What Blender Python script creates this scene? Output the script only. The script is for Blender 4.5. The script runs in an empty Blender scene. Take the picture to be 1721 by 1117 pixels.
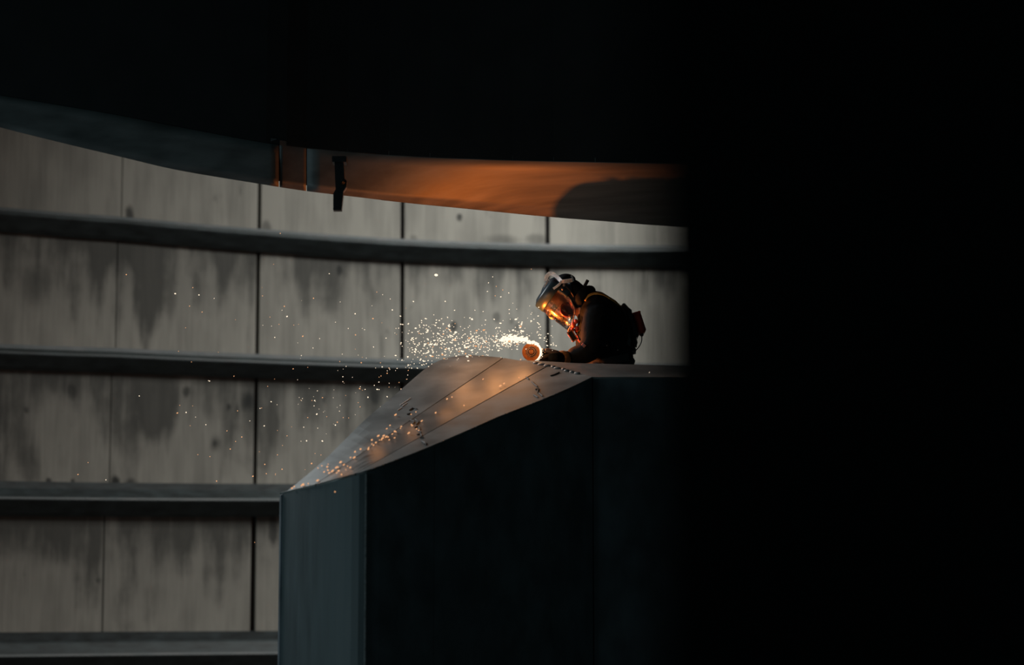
import bpy, bmesh, math, random
from mathutils import Vector, Matrix, noise
random.seed(7)
S = bpy.context.scene
C = S.collection

# ------------------------------------------------------------------ camera
FPX, W, H = 4000.0, 1721.0, 1117.0
HORIZON = 1050.0
PITCH = math.atan((HORIZON - H/2)/FPX)
CAM = Vector((0, 0, 1.6))
cd = bpy.data.cameras.new('camera'); cam = bpy.data.objects.new('camera', cd); C.objects.link(cam)
cam.location = CAM; cam.rotation_euler = (math.pi/2 + PITCH, 0, 0)
cd.sensor_width = 36; cd.lens = FPX/W*36; cd.clip_start = .05; cd.clip_end = 200
cd.dof.use_dof = True; cd.dof.focus_distance = 14.75; cd.dof.aperture_fstop = 1.15
S.camera = cam

# ------------------------------------------------------------------ world, big lights, exposure
wd = bpy.data.worlds.new('dark_hall'); S.world = wd; wd.use_nodes = True
wd.node_tree.nodes['Background'].inputs[0].default_value = (.32, .56, .58, 1)
wd.node_tree.nodes['Background'].inputs[1].default_value = .036
def area(name, loc, target, sx, sy, power, col, spread=180):
    l = bpy.data.lights.new(name, 'AREA'); l.shape = 'RECTANGLE'; l.size = sx; l.size_y = sy
    l.energy = power; l.color = col; l.spread = math.radians(spread)
    o = bpy.data.objects.new(name, l); C.objects.link(o); o.location = loc
    o.rotation_euler = (Vector(target)-Vector(loc)).to_track_quat('-Z', 'Y').to_euler()
    return o
area('roof_opening_daylight', (2.4, 18.3, 9.0), (0.5, 21.8, 2.0), 2.6, 1.8, 170, (1.0, .985, .94), 100)
area('slope_fill_light', (-6.0, 16.5, 6.6), (-.3, 13.8, 2.6), 2.0, 2.0, 48, (.93, .98, 1.0), 60)  # added lamp aimed at the sloping plate, no real opening behind it
area('cool_left_fill', (-7.5, 8.8, 1.5), (-.5, 14.5, 2.6), 3.0, 2.6, 24, (.62, .89, .97), 92)  # added cool fill from the left, not an actual doorway
S.view_settings.view_transform = 'Standard'; S.view_settings.look = 'None'
S.view_settings.gamma = 1; S.view_settings.exposure = 0; S.view_settings.use_curve_mapping = False

# ------------------------------------------------------------------ helpers
CP, SP = math.cos(PITCH), math.sin(PITCH)
def ray(x, y):
    a, b = (x-W/2)/FPX, (H/2-y)/FPX
    return Vector((a, CP - b*SP, SP + b*CP))
def at(x, y, Y):
    d = ray(x, y); return CAM + d*(Y/d.y)
def at_z(x, y, z):
    d = ray(x, y); return CAM + d*((z-CAM.z)/d.z)
def at_plane(x, y, p, n):
    d = ray(x, y); return CAM + d*((p-CAM).dot(n)/d.dot(n))
def lerp_poly(pts, x):
    if x <= pts[0][0]: a, b = pts[0], pts[1]
    elif x >= pts[-1][0]: a, b = pts[-2], pts[-1]
    else:
        for a, b in zip(pts, pts[1:]):
            if a[0] <= x <= b[0]: break
    return a[1] + (b[1]-a[1])*(x-a[0])/(b[0]-a[0])
def resample(pts, n):
    P = [Vector(p) for p in pts]; L = [0]
    for a, b in zip(P, P[1:]): L.append(L[-1]+(b-a).length)
    out = []
    for i in range(n):
        t = L[-1]*i/(n-1)
        for k in range(len(P)-1):
            if t <= L[k+1]+1e-9: break
        q = (t-L[k])/max(1e-9, L[k+1]-L[k])
        p0, p1, p2, p3 = P[max(k-1, 0)], P[k], P[k+1], P[min(k+2, len(P)-1)]
        out.append(.5*((2*p1)+(p2-p0)*q+(2*p0-5*p1+4*p2-p3)*q*q+(3*p1-p0-3*p2+p3)*q**3))
    return out
def spl(pts, n=400):
    return [(p.x, p.y) for p in resample([Vector((x, y, 0)) for x, y in pts], n)]
def link(name, me, mat=None, parent=None):
    o = bpy.data.objects.new(name, me); C.objects.link(o)
    if mat is not None:
        if isinstance(mat, (list, tuple)):
            for m in mat: me.materials.append(m)
        else: me.materials.append(mat)
    if parent is not None: o.parent = parent
    return o
def obj(name, bm, mat, parent=None, smooth=False):
    me = bpy.data.meshes.new(name); bmesh.ops.recalc_face_normals(bm, faces=bm.faces); bm.to_mesh(me); bm.free()
    if smooth: me.polygons.foreach_set('use_smooth', [True]*len(me.polygons))
    return link(name, me, mat, parent)
def tag(o, label=None, cat=None, group=None, kind=None):
    for k, v in (('label', label), ('category', cat), ('group', group), ('kind', kind)):
        if v: o[k] = v
    return o
def empty(name, loc=(0, 0, 0)):
    o = bpy.data.objects.new(name, None); C.objects.link(o); o.location = loc; o.empty_display_size = .1; return o
def part(name, bm, mat, root, smooth=False):
    """a mesh given in world coordinates, parented to a root Empty that may stand anywhere"""
    bmesh.ops.translate(bm, verts=bm.verts, vec=-root_world(root))
    return obj(name, bm, mat, root, smooth)
def root_world(r):
    v = Vector((0, 0, 0))
    while r is not None: v = v + Vector(r.location); r = r.parent
    return v
def prism(bm, poly, vec):
    """closed solid from a polygon (list of Vectors) extruded by vec"""
    a = [bm.verts.new(p) for p in poly]; b = [bm.verts.new(Vector(p)+Vector(vec)) for p in poly]
    bm.faces.new(a); bm.faces.new(list(reversed(b)))
    n = len(a)
    for i in range(n): bm.faces.new((a[i], b[i], b[(i+1) % n], a[(i+1) % n]))
def loft(bm, rings, closed=True, caps=True):
    R = [[bm.verts.new(p) for p in r] for r in rings]; n = len(R[0])
    for r0, r1 in zip(R, R[1:]):
        for i in range(n if closed else n-1):
            bm.faces.new((r0[i], r0[(i+1) % n], r1[(i+1) % n], r1[i]))
    if caps and closed:
        bm.faces.new(R[0]); bm.faces.new(list(reversed(R[-1])))
    return R
def box(bm, c, sx, sy, sz, ax=None, bevel=0):
    """box with centre c; ax = 3 axis vectors"""
    ax = ax or (Vector((1, 0, 0)), Vector((0, 1, 0)), Vector((0, 0, 1)))
    vs = [bm.verts.new(Vector(c)+ax[0]*sx*i/2+ax[1]*sy*j/2+ax[2]*sz*k/2) for i in (-1, 1) for j in (-1, 1) for k in (-1, 1)]
    fs = [bm.faces.new([vs[i] for i in q]) for q in ((0, 1, 3, 2), (4, 6, 7, 5), (0, 4, 5, 1), (2, 3, 7, 6), (0, 2, 6, 4), (1, 5, 7, 3))]
    if bevel:
        es = list({e for f in fs for e in f.edges})
        bmesh.ops.bevel(bm, geom=es, offset=bevel, segments=2, affect='EDGES')
def tube(bm, pts, rad, n=8):
    P = [Vector(p) for p in pts]; rings = []
    up = Vector((0, 1, .13)).normalized()
    for i, p in enumerate(P):
        t = (P[min(i+1, len(P)-1)]-P[max(i-1, 0)]).normalized()
        u = t.cross(up); u = u.normalized() if u.length > 1e-4 else t.cross(Vector((1, 0, 0))).normalized()
        v = t.cross(u)
        r = rad[i] if isinstance(rad, (list, tuple)) else rad
        rings.append([p+(u*math.cos(2*math.pi*k/n)+v*math.sin(2*math.pi*k/n))*r for k in range(n)])
    loft(bm, rings)
def ribbon(bm, pts, width, thick, wdir):
    """strap along pts; width across the tangent, in the plane normal to wdir; thickness along wdir"""
    P = [Vector(p) for p in pts]; rings = []
    for i, p in enumerate(P):
        t = (P[min(i+1, len(P)-1)]-P[max(i-1, 0)]).normalized()
        wd_ = wdir[i] if isinstance(wdir, list) else wdir
        s = t.cross(wd_).normalized()*width/2; w = wd_.normalized()*thick/2
        rings.append([p+s+w, p-s+w, p-s-w, p+s-w])
    loft(bm, rings)
def torus(bm, c, R, r, axis, n=24, m=8, a0=0, a1=2*math.pi):
    axis = Vector(axis).normalized(); u = axis.orthogonal().normalized(); v = axis.cross(u)
    full = abs(a1-a0-2*math.pi) < 1e-6
    rings = []
    for i in range(n if full else n+1):
        a = a0+(a1-a0)*i/n; d = u*math.cos(a)+v*math.sin(a)
        rings.append([Vector(c)+d*(R+r*math.cos(2*math.pi*k/m))+axis*r*math.sin(2*math.pi*k/m) for k in range(m)])
    if full: rings.append(rings[0])
    loft(bm, rings, caps=not full)
    if full: bmesh.ops.remove_doubles(bm, verts=bm.verts, dist=1e-6)
def lathe(bm, prof, c, axis, n=32):
    """prof = [(radius, along)]"""
    axis = Vector(axis).normalized(); u = axis.orthogonal().normalized(); v = axis.cross(u)
    rings = [[Vector(c)+axis*z+(u*math.cos(2*math.pi*k/n)+v*math.sin(2*math.pi*k/n))*max(r, 1e-4) for k in range(n)] for r, z in prof]
    loft(bm, rings)
def ico(bm, c, r, sub=1, scale=None):
    m = Matrix.Translation(c)
    if scale is not None: m = m @ scale
    bmesh.ops.create_icosphere(bm, subdivisions=sub, radius=r, matrix=m)
def skin(verts, edges, radii, root=0, sub=2):
    me = bpy.data.meshes.new('tmp'); me.from_pydata([tuple(v) for v in verts], edges, [])
    o = bpy.data.objects.new('tmp', me); C.objects.link(o)
    m = o.modifiers.new('s', 'SKIN'); m.use_smooth_shade = True; m.branch_smoothing = .6
    for i, r in enumerate(radii):
        sv = me.skin_vertices[0].data[i]; sv.radius = (r, r) if not isinstance(r, tuple) else r; sv.use_root = (i == root)
    s = o.modifiers.new('d', 'SUBSURF'); s.levels = sub; s.render_levels = sub
    dg = bpy.context.evaluated_depsgraph_get(); out = bpy.data.meshes.new_from_object(o.evaluated_get(dg))
    bpy.data.objects.remove(o); bpy.data.meshes.remove(me)
    return out
def remesh(me, vox, smooth=4):
    o = bpy.data.objects.new('tmp', me); C.objects.link(o)
    m = o.modifiers.new('r', 'REMESH'); m.mode = 'VOXEL'; m.voxel_size = vox; m.use_smooth_shade = True
    s = o.modifiers.new('s', 'SMOOTH'); s.iterations = smooth; s.factor = .5
    dg = bpy.context.evaluated_depsgraph_get(); out = bpy.data.meshes.new_from_object(o.evaluated_get(dg))
    bpy.data.objects.remove(o); bpy.data.meshes.remove(me)
    out.polygons.foreach_set('use_smooth', [True]*len(out.polygons))
    out.materials.clear()
    return out

# ------------------------------------------------------------------ materials
def lin(c):
    return tuple(((v/255)/12.92 if v <= 10 else (((v/255)+.055)/1.055)**2.4) for v in c)+(1,)
def nd(nt, t, **kw):
    n = nt.nodes.new(t)
    for k, v in kw.items():
        if k.startswith('i_'): n.inputs[k[2:]].default_value = v
        else: setattr(n, k, v)
    return n
def base(name, col, rough=.5, metal=0, spec=.5):
    m = bpy.data.materials.new(name); m.use_nodes = True; nt = m.node_tree; b = nt.nodes['Principled BSDF']
    b.inputs['Base Color'].default_value = col; b.inputs['Roughness'].default_value = rough
    b.inputs['Metallic'].default_value = metal; b.inputs['Specular IOR Level'].default_value = spec
    return m, nt, b
def mat(name, col, rough=.5, metal=0, var=.25, scale=18, stretch=(1, 1, 1), bump=0, spec=.5, rvar=.1):
    """procedural material: colour and roughness vary with noise"""
    m, nt, b = base(name, col, rough, metal, spec)
    tc = nd(nt, 'ShaderNodeTexCoord'); mp = nd(nt, 'ShaderNodeMapping'); mp.inputs['Scale'].default_value = stretch
    nz = nd(nt, 'ShaderNodeTexNoise'); nz.inputs['Scale'].default_value = scale; nz.inputs['Detail'].default_value = 5
    nt.links.new(tc.outputs['Object'], mp.inputs[0]); nt.links.new(mp.outputs[0], nz.inputs[0])
    cr = nd(nt, 'ShaderNodeValToRGB'); e = cr.color_ramp.elements
    e[0].position = .3; e[1].position = .72
    e[0].color = tuple(c*(1-var) for c in col[:3])+(1,); e[1].color = tuple(min(1, c*(1+var)) for c in col[:3])+(1,)
    nt.links.new(nz.outputs[0], cr.inputs[0]); nt.links.new(cr.outputs[0], b.inputs['Base Color'])
    mr = nd(nt, 'ShaderNodeMapRange'); mr.inputs['To Min'].default_value = max(.02, rough-rvar); mr.inputs['To Max'].default_value = min(1, rough+rvar)
    nt.links.new(nz.outputs[0], mr.inputs[0]); nt.links.new(mr.outputs[0], b.inputs['Roughness'])
    if bump:
        bp = nd(nt, 'ShaderNodeBump'); bp.inputs['Strength'].default_value = bump; bp.inputs['Distance'].default_value = .01
        nt.links.new(nz.outputs[0], bp.inputs['Height']); nt.links.new(bp.outputs[0], b.inputs['Normal'])
    return m
def glow(name, col, strength):
    m = bpy.data.materials.new(name); m.use_nodes = True; nt = m.node_tree
    nt.nodes.remove(nt.nodes['Principled BSDF']); e = nd(nt, 'ShaderNodeEmission')
    e.inputs[0].default_value = col; e.inputs[1].default_value = strength
    nt.links.new(e.outputs[0], nt.nodes['Material Output'].inputs[0])
    m.cycles.emission_sampling = 'NONE'
    return m
M = {}
M['rail'] = mat('dark blue steel', (.028, .040, .043, 1), .5, .1, .5, 6, (1, 1, 3), .15)
M['backing'] = mat('dark backing steel', (.012, .012, .012, 1), .8, 0, .3)  # even near-black steel behind panel and plate joints
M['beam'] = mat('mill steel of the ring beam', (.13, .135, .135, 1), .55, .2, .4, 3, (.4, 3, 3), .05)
M['beam_side'] = mat('beam steel in unlit tone', (.010, .010, .011, 1), .75, 0, .3, 5)  # shade of the unlit beam side put into the colour
M['slope'] = mat('brushed mill steel', (.175, .178, .172, 1), .58, .35, .35, 5, (1, 1, 1), .06)
M['slope_mid'] = mat('glow-tinted mill steel', (.20, .19, .18, 1), .44, .5, .35, 5, (1, 1, 1), .06)  # middle strip: glossier, with some warm spark glow put into its tint
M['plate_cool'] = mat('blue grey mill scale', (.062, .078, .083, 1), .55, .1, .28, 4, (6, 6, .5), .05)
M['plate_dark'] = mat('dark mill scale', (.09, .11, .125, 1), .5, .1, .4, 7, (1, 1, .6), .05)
M['weld'] = mat('bright weld bead', (.22, .22, .22, 1), .45, .5, .4, 60)
M['marker'] = mat('black paint marker', (.012, .012, .013, 1), .6, 0, .2)
M['column'] = mat('black painted steel', (.006, .006, .006, 1), .8, 0, .3)
M['floor'] = mat('dusty concrete', (.11, .11, .105, 1), .9, 0, .35, 2, (1, 1, 1), .2)
M['plank'] = mat('grey scaffold board', (.16, .13, .10, 1), .8, 0, .3, 9, (1, 8, 8))
M['jacket'] = mat('black work jacket', (.006, .008, .010, 1), .85, 0, .35, 30, (1, 1, 1), .25, spec=.08)
M['trousers'] = mat('dark work trousers', (.022, .020, .019, 1), .85, 0, .35, 30)
M['skin'] = mat('skin', (.42, .22, .15, 1), .5, 0, .12, 40)
M['helmet'] = mat('navy helmet shell', (.012, .028, .042, 1), .35, 0, .2, 12, spec=.35)
M['hood'] = mat('black hood cloth', (.008, .010, .012, 1), .8, 0, .3, 40, spec=.1)
M['strap_grey'] = mat('light grey strap', (.78, .80, .82, 1), .7, 0, .18, 90, (1, 1, 1), .2)
M['mask'] = mat('dark red rubber', (.10, .014, .010, 1), .4, 0, .25, 40)
M['black'] = mat('black plastic', (.010, .010, .011, 1), .4, 0, .2, 30)
M['yellow'] = mat('yellow harness webbing', (.50, .27, .05, 1), .7, 0, .25, 80)
M['red'] = mat('red plastic casing', (.50, .05, .018, 1), .45, 0, .2, 25)
M['buckle'] = mat('orange metal buckle', (.75, .20, .07, 1), .35, .3, .15, 30)
M['chrome'] = mat('worn chrome', (.55, .55, .55, 1), .3, 1, .2, 40)
M['glove'] = mat('dark leather glove', (.030, .017, .012, 1), .75, 0, .35, 40, (1, 1, 1), .3)
M['cuff'] = mat('tan glove cuff', (.30, .15, .05, 1), .75, 0, .4, 60)
M['disc'] = mat('abrasive disc', (.42, .13, .02, 1), .65, 0, .35, 60)
M['hub'] = mat('dark disc label', (.035, .010, .006, 1), .5, 0, .3, 60)
M['hub_print'] = mat('pale disc print', (.55, .30, .16, 1), .6, 0, .2, 60)
M['grinder'] = mat('dark grinder housing', (.02, .018, .017, 1), .5, 0, .3, 30)
M['spark_white'] = glow('white hot spark', (1, .80, .58, 1), 1.5)
M['spark_orange'] = glow('orange spark', (1, .48, .22, 1), .95)
M['spark_rim'] = glow('white hot sparks on the rim', (1, .74, .45, 1), 2.2)
# clear face shield
m, nt, b = base('clear visor', (1, .98, .95, 1), .04, 0, .5); b.inputs['Transmission Weight'].default_value = 1; b.inputs['IOR'].default_value = 1.38
nz = nd(nt, 'ShaderNodeTexNoise', i_Scale=60.0); mr = nd(nt, 'ShaderNodeMapRange'); mr.inputs['To Min'].default_value = .02; mr.inputs['To Max'].default_value = .16
nt.links.new(nz.outputs[0], mr.inputs[0]); nt.links.new(mr.outputs[0], b.inputs['Roughness']); M['visor'] = m

# ------------------------------------------------------------------ the curved back wall
WX, WY, WR = 1.5, 13.0, 9.0                                  # plan centre and radius of the round shell
def hit_wall(x, y):
    d = ray(x, y); ox, oy = CAM.x-WX, CAM.y-WY
    a = d.x**2+d.y**2; bq = 2*(ox*d.x+oy*d.y); c = ox*ox+oy*oy-WR*WR
    t = (-bq+math.sqrt(bq*bq-4*a*c))/(2*a); p = CAM+d*t
    return math.atan2(p.x-WX, p.y-WY), p.z
def wp(phi, z, r=0):                                          # r = distance in from the shell
    return Vector((WX+(WR-r)*math.sin(phi), WY+(WR-r)*math.cos(phi), z))
RAIL = [[(-120, 353), (0, 363.5), (205, 379), (437, 399), (680, 416), (920, 424), (1130, 426), (1400, 427)],
        [(-120, 589), (0, 596), (190, 602), (434, 612), (680, 620), (920, 625), (1130, 627), (1400, 628)],
        [(-120, 838), (0, 839), (190, 841), (470, 842), (800, 844), (1130, 846), (1400, 846)],
        [(-120, 1104), (0, 1103), (470, 1098), (800, 1096), (1400, 1096)]]
RZ = [[hit_wall(*p) for p in r] for r in RAIL]                # (phi, z) along each rail
def rail_z(k, phi): return lerp_poly(RZ[k], phi)
SEAM = [(-55, -110), (206, 169), (437, 424), (677, 674), (920, 922), (1163, 1170), (1405, 1418), (1647, 1666), (1889, 1914)]  # seam x at y=300 and y=1065
def seam_x(c, y): a, b_ = SEAM[c]; return a+(b_-a)*(y-300)/765
wall_bm = bmesh.new()
N = 40; p0, p1 = math.radians(-52), math.radians(22)
prof = [(0.0, -.06), (9.0, -.06), (9.0, -.22), (0.0, -.22)]
loft(wall_bm, [[wp(p0+(p1-p0)*i/N, z, r) for z, r in prof] for i in range(N+1)])
wall = tag(obj('wall_back', wall_bm, M['backing']), 'curved wall of grey stained steel panels with dark horizontal rails', 'wall', kind='structure')
# wall panel material: uv 'metre' = (arc, height), uv 'drop' = (panel-random, distance below the panel top)
def wall_material():
    m, nt, b = base('weathered grey panel', (.3, .3, .28, 1), .75, 0, .3); L = nt.links.new
    uv = nd(nt, 'ShaderNodeUVMap', uv_map='metre'); uv2 = nd(nt, 'ShaderNodeUVMap', uv_map='drop')
    def noisy(scale, sx, sy, det=5, src=uv):
        mp = nd(nt, 'ShaderNodeMapping'); mp.inputs['Scale'].default_value = (sx, sy, 1)
        n = nd(nt, 'ShaderNodeTexNoise'); n.inputs['Scale'].default_value = scale; n.inputs['Detail'].default_value = det
        L(src.outputs[0], mp.inputs[0]); L(mp.outputs[0], n.inputs[0]); return n.outputs[0]
    def mth(op, a, b_=None, c=None):
        n = nd(nt, 'ShaderNodeMath', operation=op)
        for i, v in enumerate((a, b_, c)):
            if v is None: continue
            if isinstance(v, (int, float)): n.inputs[i].default_value = v
            else: L(v, n.inputs[i])
        return n.outputs[0]
    def rng(v, a, b_, c, d):
        n = nd(nt, 'ShaderNodeMapRange', interpolation_type='SMOOTHSTEP'); n.inputs['From Min'].default_value = a; n.inputs['From Max'].default_value = b_
        n.inputs['To Min'].default_value = c; n.inputs['To Max'].default_value = d; L(v, n.inputs[0]); return n.outputs[0]
    streak = noisy(1, 6, .8); fine = noisy(1, 34, 1.6, 3); cloud = noisy(1, 1.7, 1.3); blot = noisy(1, 5, 3.2, 4)
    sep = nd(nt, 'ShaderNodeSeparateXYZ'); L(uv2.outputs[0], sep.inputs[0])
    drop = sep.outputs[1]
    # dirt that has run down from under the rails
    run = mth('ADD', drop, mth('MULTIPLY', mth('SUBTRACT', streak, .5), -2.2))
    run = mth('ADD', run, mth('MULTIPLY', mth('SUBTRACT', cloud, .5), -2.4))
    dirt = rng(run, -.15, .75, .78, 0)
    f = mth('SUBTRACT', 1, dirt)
    f = mth('MULTIPLY', f, rng(streak, .32, .68, .80, 1.08))
    f = mth('MULTIPLY', f, rng(fine, .3, .7, .91, 1.05))
    f = mth('MULTIPLY', f, rng(cloud, .3, .7, .84, 1.08))
    f = mth('MULTIPLY', f, rng(blot, .66, .78, 1, .70))
    for (sx, sy, r, asp, k) in SPOTS:
        ph, z = hit_wall(sx, sy)
        vs = nd(nt, 'ShaderNodeVectorMath', operation='SUBTRACT'); L(uv.outputs[0], vs.inputs[0]); vs.inputs[1].default_value = (ph*WR, z, 0)
        sc = nd(nt, 'ShaderNodeVectorMath', operation='MULTIPLY'); L(vs.outputs[0], sc.inputs[0]); sc.inputs[1].default_value = (1, 1/asp, 0)
        ln = nd(nt, 'ShaderNodeVectorMath', operation='LENGTH'); L(sc.outputs[0], ln.inputs[0])
        d = mth('ADD', ln.outputs['Value'], mth('MULTIPLY', mth('SUBTRACT', blot, .5), .12))
        f = mth('MULTIPLY', f, rng(d, r*.35/190, r*1.25/190, 1-k, 1))
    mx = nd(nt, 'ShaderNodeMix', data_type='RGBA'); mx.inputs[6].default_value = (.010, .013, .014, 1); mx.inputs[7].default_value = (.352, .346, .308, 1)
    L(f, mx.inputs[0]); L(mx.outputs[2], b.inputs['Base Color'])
    bp = nd(nt, 'ShaderNodeBump'); bp.inputs['Strength'].default_value = .12; bp.inputs['Distance'].default_value = .02
    L(streak, bp.inputs['Height']); L(bp.outputs[0], b.inputs['Normal'])
    return m
SPOTS = [(361, 745, 12, 1.3, .8), (385, 683, 8, 1.3, .8), (416, 672, 16, 1.3, .75), (314, 657, 8, 1.5, .7), (398, 690, 7, 3, .5), (763, 548, 6, 1.6, .75),
         (835, 532, 7, 1.3, .5), (860, 540, 7, 1.2, .4), (869, 549, 7, 1.3, .45), (772, 366, 5, 1.5, .8), (217, 361, 9, 2, .8), (404, 322, 6, 3, .5), (448, 385, 8, 2, .55),
         (570, 452, 6, 1.5, .7), (82, 808, 6, 1, .8), (121, 807, 5, 1, .8), (195, 809, 10, 1.2, .9), (220, 812, 14, .8, .7), (695, 400, 12, .7, .4), (845, 404, 36, .35, .45), (900, 402, 22, .5, .45),
         (630, 665, 9, 1.6, .7), (545, 672, 6, 2, .6), (44, 690, 7, 1.2, .6), (120, 655, 10, 1.5, .5), (60, 480, 26, 1.4, .45), (330, 470, 9, 2.5, .3), (525, 872, 9, 2, .5), (458, 890, 8, 3, .7), (165, 975, 6, 1, .5)]
M['panel'] = wall_material()
ROWS = [(None, 0), (0, 1), (1, 2), (2, 3), (3, None)]
GAP = [.012, .010, .036, .040, .044, .036, .02, .03, .03]
for r, (ka, kb) in enumerate(ROWS):
    ymid = [320, 510, 720, 965, 1180][r]
    for c in range(len(SEAM)-1):
        pa = hit_wall(seam_x(c, ymid), ymid)[0]+GAP[c]/2/WR*(1.4 if r == 3 else 1)
        pb = hit_wall(seam_x(c+1, ymid), ymid)[0]-GAP[c+1]/2/WR*(1.4 if r == 3 else 1)
        bm = bmesh.new(); l1 = bm.loops.layers.uv.new('metre'); l2 = bm.loops.layers.uv.new('drop'); n = 6
        info = {}
        rings = []
        for i in range(n+1):
            ph = pa+(pb-pa)*i/n
            zt = (rail_z(ka, ph)-.05) if ka is not None else rail_z(0, ph)+2.4
            zb = (rail_z(kb, ph)+.012) if kb is not None else max(.0, rail_z(3, ph)-1.75)
            d0 = random.uniform(-.003, .003)
            ring = []
            for (z, rr) in ((zt, .0), (zb, .0), (zb, -.05), (zt, -.05)):
                v = bm.verts.new(wp(ph, z, rr)); info[v] = (ph*WR, z, zt-z); ring.append(v)
            rings.append(ring)
        for q0, q1 in zip(rings, rings[1:]):
            for k in range(4): bm.faces.new((q0[k], q0[(k+1) % 4], q1[(k+1) % 4], q1[k]))
        bm.faces.new(rings[0]); bm.faces.new(list(reversed(rings[-1])))
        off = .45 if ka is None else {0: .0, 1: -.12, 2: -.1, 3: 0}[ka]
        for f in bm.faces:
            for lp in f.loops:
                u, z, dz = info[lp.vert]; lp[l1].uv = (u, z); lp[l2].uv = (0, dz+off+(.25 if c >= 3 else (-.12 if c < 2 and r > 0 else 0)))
        obj('panel', bm, M['panel'], wall)
# rails: stepped ledge, a lip and a dark return underneath
RA = [.078, .092, .155, .20]; RB = [.135, .125, .135, .14]
for k in range(4):
    a, b_ = RA[k], RB[k]
    prof = [(a, -.02), (a, .012), (a*.62, .022), (a*.55, .05), (.018, .135), (0, .145), (-.012, .140), (-b_*.8, .06), (-b_, .03), (-b_, -.02)]
    bm = bmesh.new(); n = 44
    loft(bm, [[wp(ph, rail_z(k, ph)+dz, rr) for dz, rr in prof] for ph in [p0+(p1-p0)*i/n for i in range(n+1)]])
    obj('rail', bm, M['rail'], wall)

# floor
bm = bmesh.new(); box(bm, (0, 11, -.1), 40, 34, .2)
tag(obj('floor', bm, M['floor']), 'dusty grey concrete floor of the hall', 'floor', kind='structure')

# ------------------------------------------------------------------ the curved ring beam overhead
NEAR = [(-160, 132), (0, 160), (100, 177), (200, 194), (330, 219), (470, 244), (600, 257.5), (700, 264), (800, 268), (900, 271), (1000, 273), (1130, 275), (1500, 278), (1900, 280)]
FAR = [(-160, 172), (0, 214), (100, 239), (205, 264), (300, 286), (437, 309), (515, 321), (600, 331), (677, 340), (800, 352), (920, 364), (1000, 370), (1130, 380), (1500, 402), (1900, 420)]
ZF, ZN, ZT = 1.6+2.59, 1.6+2.80, 7.6
beam = tag(empty('ring_beam', at_z(700, 300, ZN)), 'huge curved steel ring beam overhead with its underside glowing orange', 'beam')
NEAR_S, FAR_S = spl(NEAR), spl(FAR)
def beam_pt(x):
    """near and far edge of the soffit"""
    return at_z(x, lerp_poly(NEAR_S, x), ZN), at_z(x, lerp_poly(FAR_S, x), ZF)
def web_pt(x):
    k = at_z(470, lerp_poly(NEAR_S, 470), ZN); nn = Vector((.32, -1, 0))          # a straight web meets the soffit at the joint plate
    q0 = at_plane(x, lerp_poly(NEAR_S, x), k, nn) if x < 470 else at_z(x, lerp_poly(NEAR_S, x), ZN)
    return q0, at(x, lerp_poly(FAR_S, x), q0.y+.03)
def soffit_pt(x):
    k = min(1, max(0, (x-470)/440)); k = k*k*(3-2*k)                 # the web twists gradually into the flat soffit
    return web_pt(x)[0], web_pt(x)[1].lerp(beam_pt(x)[1], .06+.94*k)
def sheet(name, xa, xb, fn, th, m, n=40, nv=5):
    bm = bmesh.new(); rings = []
    for i in range(n+1):
        q0, q1 = fn(xa+(xb-xa)*i/n); t_ = th if isinstance(th, Vector) else th(q0, q1)
        fr = [q0.lerp(q1, k/nv) for k in range(nv+1)]
        rings.append(fr+[p+t_ for p in reversed(fr)])
    loft(bm, rings); o = part(name, bm, m, beam); me_ = o.data
    for p in me_.polygons: p.use_smooth = abs(p.normal.z) > .05 and p.area > 1e-5
    return o
UP = Vector((0, 0, .03))
sheet('web_plate', -160, 468.5, web_pt, Vector((-.012, .03, .012)), M['beam'])
sheet('joint_plate', 470, 514.5, soffit_pt, UP, M['beam'], 8)
sheet('soffit_plate', 515.8, 1900, soffit_pt, UP, M['beam'], 60)
sheet('light_block_plate', 455, 1900, lambda x: tuple(p+Vector((0, 0, .035)) for p in soffit_pt(x)), Vector((0, 0, .01)), M['beam_side'], 40, 1)  # unseen sheet added above the joints to stop light leaking through
def up_to(fn, zt):
    def g_(x):
        p = fn(x)+Vector((0, 0, .004)); return p, Vector((p.x, p.y, zt))
    return g_
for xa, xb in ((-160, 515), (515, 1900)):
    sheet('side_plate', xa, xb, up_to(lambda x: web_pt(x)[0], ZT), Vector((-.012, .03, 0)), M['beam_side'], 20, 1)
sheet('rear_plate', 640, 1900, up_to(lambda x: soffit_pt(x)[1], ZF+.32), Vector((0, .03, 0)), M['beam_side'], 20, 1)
# clamp hanging from the beam
k0 = at_z(575, 288, ZF-.03)
clamp = tag(empty('beam_clamp', k0), 'small dark clamp hanging from the underside of the curved beam', 'clamp')
def kp(x, y): return at(x, y, k0.y)
ax = (Vector((1, 0, 0)), Vector((0, 1, 0)), Vector((0, 0, 1)))
def poly_prism(name, pts, Y, th, m, root):
    bm = bmesh.new(); P = [at(x, y, Y) for x, y in pts]; prism(bm, P, (0, th, 0)); return part(name, bm, m, root)
poly_prism('bracket', [(562, 268), (577, 266), (579, 300), (583, 304), (582, 314), (577, 322), (574, 353), (560, 353), (560, 325), (564, 318), (563, 300)], k0.y-.03, .05, M['black'], clamp)
bm = bmesh.new(); lathe(bm, [(.016, 0), (.016, .03), (.011, .03), (.011, .05)], kp(576, 308)+Vector((0, -.03, 0)), (0, -1, 0), 6); part('bolt', bm, M['black'], clamp)
poly_prism('jaw', [(558, 262), (582, 262), (582, 272), (558, 272)], k0.y-.05, .1, M['black'], clamp)

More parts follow.
